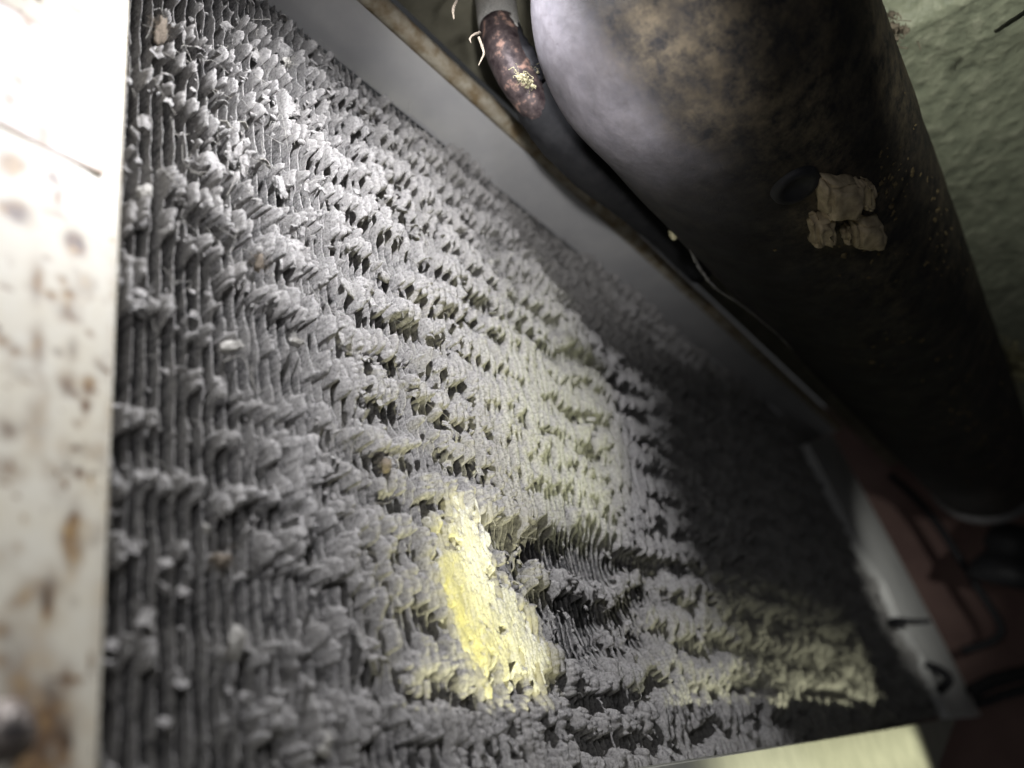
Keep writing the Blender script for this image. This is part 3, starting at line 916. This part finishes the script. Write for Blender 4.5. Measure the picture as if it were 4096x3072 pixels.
# dirt where the photograph shows brown dust, lamp light painted as paler grey towards the near left end
cc = P @ R  # camera frame
px = CX + F_PX * cc[:, 0] / cc[:, 2]
py = CY + F_PX * cc[:, 1] / cc[:, 2]
ang = np.degrees(np.arctan2(P[:, 2], P[:, 1]))
side = sstep(76, 87, ang + 5 * (vn(P[:, 0] * 2.5, P[:, 1] * 5, 1) - 0.5))
dirt = side * (0.35 + 0.65 * sstep(0.4, 0.62, fbm(P[:, 0] * 2.3, ang * 0.16, 3, 3))) * (1 - 0.7 * sstep(2.2, 3.2, P[:, 0] + 0.5 * (vn(P[:, 0] * 3, P[:, 1] * 9, 4) - 0.5))) + 0.12
dirt = np.maximum(dirt, 0.8 * sstep(94, 98, ang) * (vn(P[:, 0] * 3, P[:, 2] * 3, 5) > 0.35))
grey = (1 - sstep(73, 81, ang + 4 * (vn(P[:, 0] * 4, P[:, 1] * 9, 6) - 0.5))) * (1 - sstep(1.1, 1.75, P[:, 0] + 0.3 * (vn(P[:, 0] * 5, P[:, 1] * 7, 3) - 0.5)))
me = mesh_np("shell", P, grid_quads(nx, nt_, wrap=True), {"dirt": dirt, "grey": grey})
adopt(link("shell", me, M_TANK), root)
# grey ring round the far end
pts = [(TX1 + 0.02, TC[0] + TR * 0.93 * math.cos(t), TC[1] + TR * 0.93 * math.sin(t)) for t in np.linspace(0, 2 * np.pi, 40)]
adopt(link("end_ring", tube_mesh("end_ring", pts, 0.045, seg=10, sub=2), M_LEAD), root)
# pale ragged seam edge along the side next to the flange
pts, rads = [], []
for px_, py_ in ((2730, 985), (2775, 1075), (2815, 1130), (2860, 1172), (2930, 1215), (3010, 1275), (3080, 1335), (3150, 1405)):
    w = on_tank(px_ + 26, py_ - 8)
    pts.append(w + Vector((0, 0.004, -0.002)))
adopt(link("seam", tube_mesh("seam", pts, [0.002, 0.005, 0.004, 0.003, 0.003, 0.0025, 0.002, 0.001], seg=7, jitter=1.4, sub=9), M_DUST), root)


def facing(p):
    """outward frame at a point on the tank: (along, across, out)"""
    out = Vector((0, p.y - TC[0], p.z - TC[1])).normalized()
    al = Vector((1, 0, 0))
    return al, out.cross(al), out


# terminal block: round rubber cap, its highlight modelled as a grey crescent, beige plug with prongs
c = on_tank(3180, 740)
al, ac, out = facing(c)
M4 = Matrix.Translation(c) @ Matrix([[al[0], out[0], ac[0], 0], [al[1], out[1], ac[1], 0], [al[2], out[2], ac[2], 0], [0, 0, 0, 1]])
V, Q = lathe([(0.0002, 0.004), (0.030, 0.004), (0.036, 0.014), (0.050, 0.014), (0.056, 0.006), (0.060, -0.02)])
me = mesh_np("rubber_cap", V, Q[:, ::-1])
me.transform(M4)
cap = adopt(link("rubber_cap", me, M_BLACK), root)
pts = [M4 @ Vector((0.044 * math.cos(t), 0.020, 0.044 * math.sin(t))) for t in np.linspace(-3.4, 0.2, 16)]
link("cap_highlight", tube_mesh("cap_highlight", pts, [0.004, 0.013, 0.012, 0.005], seg=8, sub=2), M_LEAD, cap).matrix_parent_inverse = Matrix.Translation(-Vector(root.location))
BL = [((3262, 690), (3420, 850), 0.05), ((3232, 840), (3325, 960), 0.042), ((3425, 700), (3478, 830), 0.035), ((3385, 855), (3510, 975), 0.045), ((3360, 885), (3400, 960), 0.03)]
bm = bmesh.new()
for (x1, y1), (x2, y2), hgt in BL:
    q = [on_tank(x1, y1), on_tank(x2, y1), on_tank(x2, y2), on_tank(x1, y2)]
    _, _, out = facing((q[0] + q[2]) / 2)
    lo_ = [bm.verts.new(p - out * 0.01) for p in q]
    cen = (q[0] + q[2]) / 2
    hi_ = [bm.verts.new(cen + (p - cen) * 0.86 + out * hgt) for p in q]
    fs = [bm.faces.new(hi_), bm.faces.new(lo_[::-1])]
    for i in range(4):
        j = (i + 1) % 4
        fs.append(bm.faces.new([lo_[i], lo_[j], hi_[j], hi_[i]]))
    bmesh.ops.recalc_face_normals(bm, faces=fs)
bmesh.ops.bevel(bm, geom=bm.edges[:], offset=0.012, segments=2, affect='EDGES')
bmesh.ops.triangulate(bm, faces=bm.faces[:])
bmesh.ops.subdivide_edges(bm, edges=bm.edges[:], cuts=3, use_grid_fill=True)
bm.normal_update()
for v in bm.verts:
    a = float(vn(v.co.x * 55 + v.co.z * 31, v.co.y * 55 + v.co.z * 23, 2)) - 0.5
    b = float(vn(v.co.x * 150 + v.co.z * 71, v.co.y * 140, 4)) - 0.5
    v.co += v.normal * (0.016 * a + 0.006 * b)
pl = adopt(link("terminal_plug", bm_mesh("terminal_plug", bm), M_BEIGE), root)
pl["label"] = "beige plastic terminal plug with stubby prongs"
# lint matted on the jacket
Vs, Fs, nb = [], [], 0
k = 0
while k < 230:
    px_, py_ = 2700 + 1350 * rng.random(), 30 + 1900 * rng.random()
    w = ray(px_, py_)
    an = math.degrees(math.atan2(w[2], w[1]))
    if not (73 < an < 98.2):
        continue
    p = on_tank(px_, py_)
    if p.x < 1.8 or p.x > 6.3:
        continue
    dens = float(sstep(82, 90, an + 8 * (float(vn(p.x * 2.5, p.y * 5, 1)) - 0.5)))
    if rng.random() > dens * float(vn(p.x * 6, p.y * 14, 3)) ** 1.5 * 1.8 + 0.012:
        continue
    s = (0.0015 + 0.003 * rng.random() ** 2) * (1 + 0.25 * p.x)
    v = lump(tuple(p), (s * 1.4, s, s * 0.8), rotm(*rng.normal(size=3)), 0.6, k)
    Vs.append(v)
    Fs.append(ICO_F + nb)
    nb += len(v)
    k += 1
o = adopt(link("matted_dust", mesh_np("matted_dust", np.vstack(Vs), np.vstack(Fs)), M_TDUST), root)
o["kind"] = "stuff"

# ================================================================== copper pipe with its foam sleeve
PPY = 0.60
root = empty("pipe", at(1975, -60, 1, PPY))
tag(root, "tarnished copper pipe running into a black foam sleeve beside the tank", "pipe")
cp = [at(x_, y_, 1, PPY) for x_, y_ in ((1994, 110), (2002, 140), (2018, 200), (2050, 275), (2090, 345), (2140, 420), (2210, 510))]
adopt(link("copper_tube", tube_mesh("copper_tube", cp, [0.054, 0.054, 0.054, 0.053, 0.051, 0.046, 0.040], seg=24, jitter=0.02), M_COPPER), root)
pts = [at(x_, y_, 1, PPY) for x_, y_ in ((1962, -140), (1982, 0), (1992, 80), (2012, 160))]
V, Q = tube(pts, [0.0565, 0.0575, 0.058, 0.056], seg=24, jitter=0.04)
adopt(link("pale_wrap", tube_mesh("pale_wrap", pts, [0.0575, 0.0585, 0.059, 0.0560], seg=24, jitter=0.05), M_PALE), root)
pts = [at(x_, y_, 1, PPY) for x_, y_ in ((2118, 372), (2165, 440), (2245, 545), (2360, 670), (2490, 785), (2640, 920), (2800, 1080))]
adopt(link("foam_sleeve", tube_mesh("foam_sleeve", pts, [0.056, 0.066, 0.070, 0.068, 0.06, 0.055, 0.055], seg=24, jitter=0.05), M_FOAM), root)
pts = [at(x_, y_, 1, PPY - 0.035) for x_, y_ in ((2048, 60), (2062, 150), (2088, 220), (2128, 290), (2150, 340))]
adopt(link("tar_patch", tube_mesh("tar_patch", pts, [0.012, 0.026, 0.034, 0.036, 0.02], seg=12, jitter=0.35), M_BLACK), root)


def fluff(name, cpos, size, nfib, material, label=None, cat=None, parent_root=None, flat=(1, 1, 1)):
    Vs, Fs, nb = [], [], 0
    for k in range(nfib):
        a = rng.normal(size=3) * np.array(flat) * size * 0.5
        d = rng.normal(size=3)
        d /= np.linalg.norm(d)
        L = size * (0.3 + 0.6 * rng.random())
        v, q = tube([a, a + d * L * .5 + 0.3 * L * rng.normal(size=3), a + d * L], size * (0.02 + 0.025 * rng.random()), seg=4, cap=False, sub=4)
        Vs.append(v)
        Fs.append(q + nb)
        nb += len(v)
    for k in range(16):
        a = rng.normal(size=3) * np.array(flat) * size * 0.5
        v = lump(a, size * (0.12 + 0.2 * rng.random(3)), rotm(*rng.normal(size=3)), 0.6, k + size * 999)
        Vs.append(v)
        Fs.append(np.hstack([ICO_F, ICO_F[:, 2:3]]) + nb)
        nb += len(v)
    V = np.vstack(Vs)
    F = np.vstack(Fs).tolist()
    me = bpy.data.meshes.new(name)
    me.from_pydata(V.tolist(), [], [f if f[2] != f[3] else f[:3] for f in F])
    me.update()
    o = link(name, me, material)
    if parent_root is not None:
        me.transform(Matrix.Translation(Vector(cpos)))
        adopt(o, parent_root)
        o["kind"] = "stuff"
    else:
        o.location = cpos
        tag(o, label, cat)
    return o


M_YFLUFF = dust_material("straw_fluff", (0.22, 0.20, 0.12), (0.46, 0.43, 0.28), 200, (0.55, 0.5, 0.3))
fluff("straw_lint", at(2100, 320, 1, PPY - 0.065), 0.022, 60, M_YFLUFF, "straw coloured lint caught where the copper enters the black sleeve", "lint", flat=(1.4, 0.5, 0.7))
fluff("straw_lint", at(2140, 280, 1, PPY - 0.05), 0.014, 25, M_YFLUFF, "small frayed lint wisp on the right side of the pipe end", "lint")


def thread(px_pts, Y, r, material, label):
    pts = [at(x_, y_, 1, Y) for x_, y_ in px_pts]
    o = link("lint_thread", tube_mesh("lint_thread", [p - pts[0] for p in pts], r, seg=6, jitter=0.3), material)
    o.location = pts[0]
    tag(o, label, "lint thread")
    return o


thread([(1838, -20), (1822, 12), (1812, 40), (1815, 76)], PPY, [0.003, 0.004, 0.004, 0.002], M_BROWN, "loose lint thread hanging alone left of the copper pipe")
thread([(1918, 132), (1895, 140), (1880, 155), (1884, 172)], PPY - 0.02, [0.005, 0.0035, 0.0025, 0.0012], M_BROWN, "curled straw thread sticking out left of the copper")
thread([(1915, 150), (1928, 185), (1935, 215), (1925, 240), (1914, 262)], PPY - 0.03, [0.004, 0.0035, 0.003, 0.002, 0.001], M_BROWN, "ragged brown thread trailing down the left side of the copper")

# scrap of foam by the tank seam
p = at(2695, 930, 1, 0.47)
V = lump((0, 0, 0), (0.016, 0.014, 0.026), rotm(0.3, 0.2, 0.1), 0.35, 3)
o = link("foam_scrap", mesh_np("foam_scrap", V, ICO_F), M_YFLUFF)
o.location = p
tag(o, "cream foam scrap at the start of the pale tank seam", "foam scrap")

# ================================================================== grey green sheet to the right of the tank
GZ0 = 1.95
n, m = 120, 90
a_, b_ = np.meshgrid(np.linspace(0, 1, n), np.linspace(0, 1, m), indexing='ij')
xl = at(3630, 40, 2, GZ0).x
XX = xl + 0.05 * (vn(b_ * 5, 0, 2) - 0.5) * (1 - a_) + 6.0 * a_ ** 1.4
YY = 0.05 - 2.6 * b_
ZZ = GZ0 + 0.25 * (1 - sstep(0, 0.06, a_)) + 0.05 * (fbm(XX * 3, YY * 3, 2, 4) - 0.5) + 0.02 * (fbm(XX * 14, YY * 14, 5, 3) - 0.5)
V = np.stack([XX, YY, ZZ], -1).reshape(-1, 3)
o = link("insulation_sheet", mesh_np("insulation_sheet", V, grid_quads(n, m)), M_GREEN)
tag(o, "crumpled grey green sheet to the right of the dark tank", "sheet")
thread([(3985, 125), (4030, 95), (4096, 52), (4140, 20)], -0.5, 0.006, M_BLACK, "dark straight thread lying on the grey green sheet")
fluff("beige_lint", at(3560, 125, 2, 1.78), 0.05, 30, M_BROWN, "beige lint tuft between the tank and the grey green sheet", "lint")
p = on_tank(4085, 1455) if False else at(4070, 1450, 0, 4.6)
fluff("yellow_lint", p, 0.10, 70, M_YFLUFF, "yellowish lint tangle hanging at the right side of the tank", "lint", flat=(0.6, 0.6, 1.2))

# ================================================================== odds and ends past the far end of the coil
WX = 7.3


def cable(name, px_pts, X, r, material, label, cat, seg=10, jit=0.0):
    pts = [at(x_, y_, 0, X) for x_, y_ in px_pts]
    o = link(name, tube_mesh(name, [q - pts[0] for q in pts], r, seg=seg, jitter=jit), material)
    o.location = pts[0]
    tag(o, label, cat)
    return o


cable("wire", [(3560, 1900), (3660, 1990), (3745, 2090), (3830, 2220), (3910, 2350), (3985, 2465), (4005, 2520), (3985, 2555), (3930, 2580), (3850, 2605)], WX, 0.032, M_BLACK,
      "black wire bent into a long hook before the red brown wall", "wire")
cable("cable", [(3880, 2775), (3960, 2730), (4040, 2705), (4150, 2680)], WX, 0.055, M_BLACK, "thicker upper black cable in the lower right corner", "cable", jit=0.2)
cable("cable", [(3900, 2815), (3960, 2800), (4030, 2775), (4150, 2745)], WX - 0.2, 0.035, M_BLACK, "thin lower black cable in the lower right corner", "cable", jit=0.2)
cable("clip", [(3700, 2660), (3755, 2680), (3790, 2705), (3790, 2730), (3755, 2765)], 6.1, 0.03, M_BLACK, "dark curved clip hooked over the end plate", "clip")
cable("twig", [(3545, 2488), (3600, 2484), (3660, 2487), (3722, 2484)], 5.6, [0.018, 0.022, 0.018, 0.012], M_BLACK, "thin dark twig lying across the end plate", "twig", jit=0.3)
p = at(4040, 2190, 0, 7.0)
V, Q = lathe([(0.001, -0.22), (0.12, -0.21), (0.19, -0.13), (0.22, -0.02), (0.19, 0.06), (0.24, 0.12), (0.30, 0.20), (0.33, 0.34), (0.001, 0.36)], 32)
me = mesh_np("rubber_foot", V, Q)
me.transform(Matrix.Rotation(math.radians(-60), 4, 'X') @ Matrix.Scale(0.8, 4))
o = link("rubber_foot", me, M_BLACK)
o.location = p
tag(o, "black rubber foot below the ring at the far end of the tank", "rubber foot")
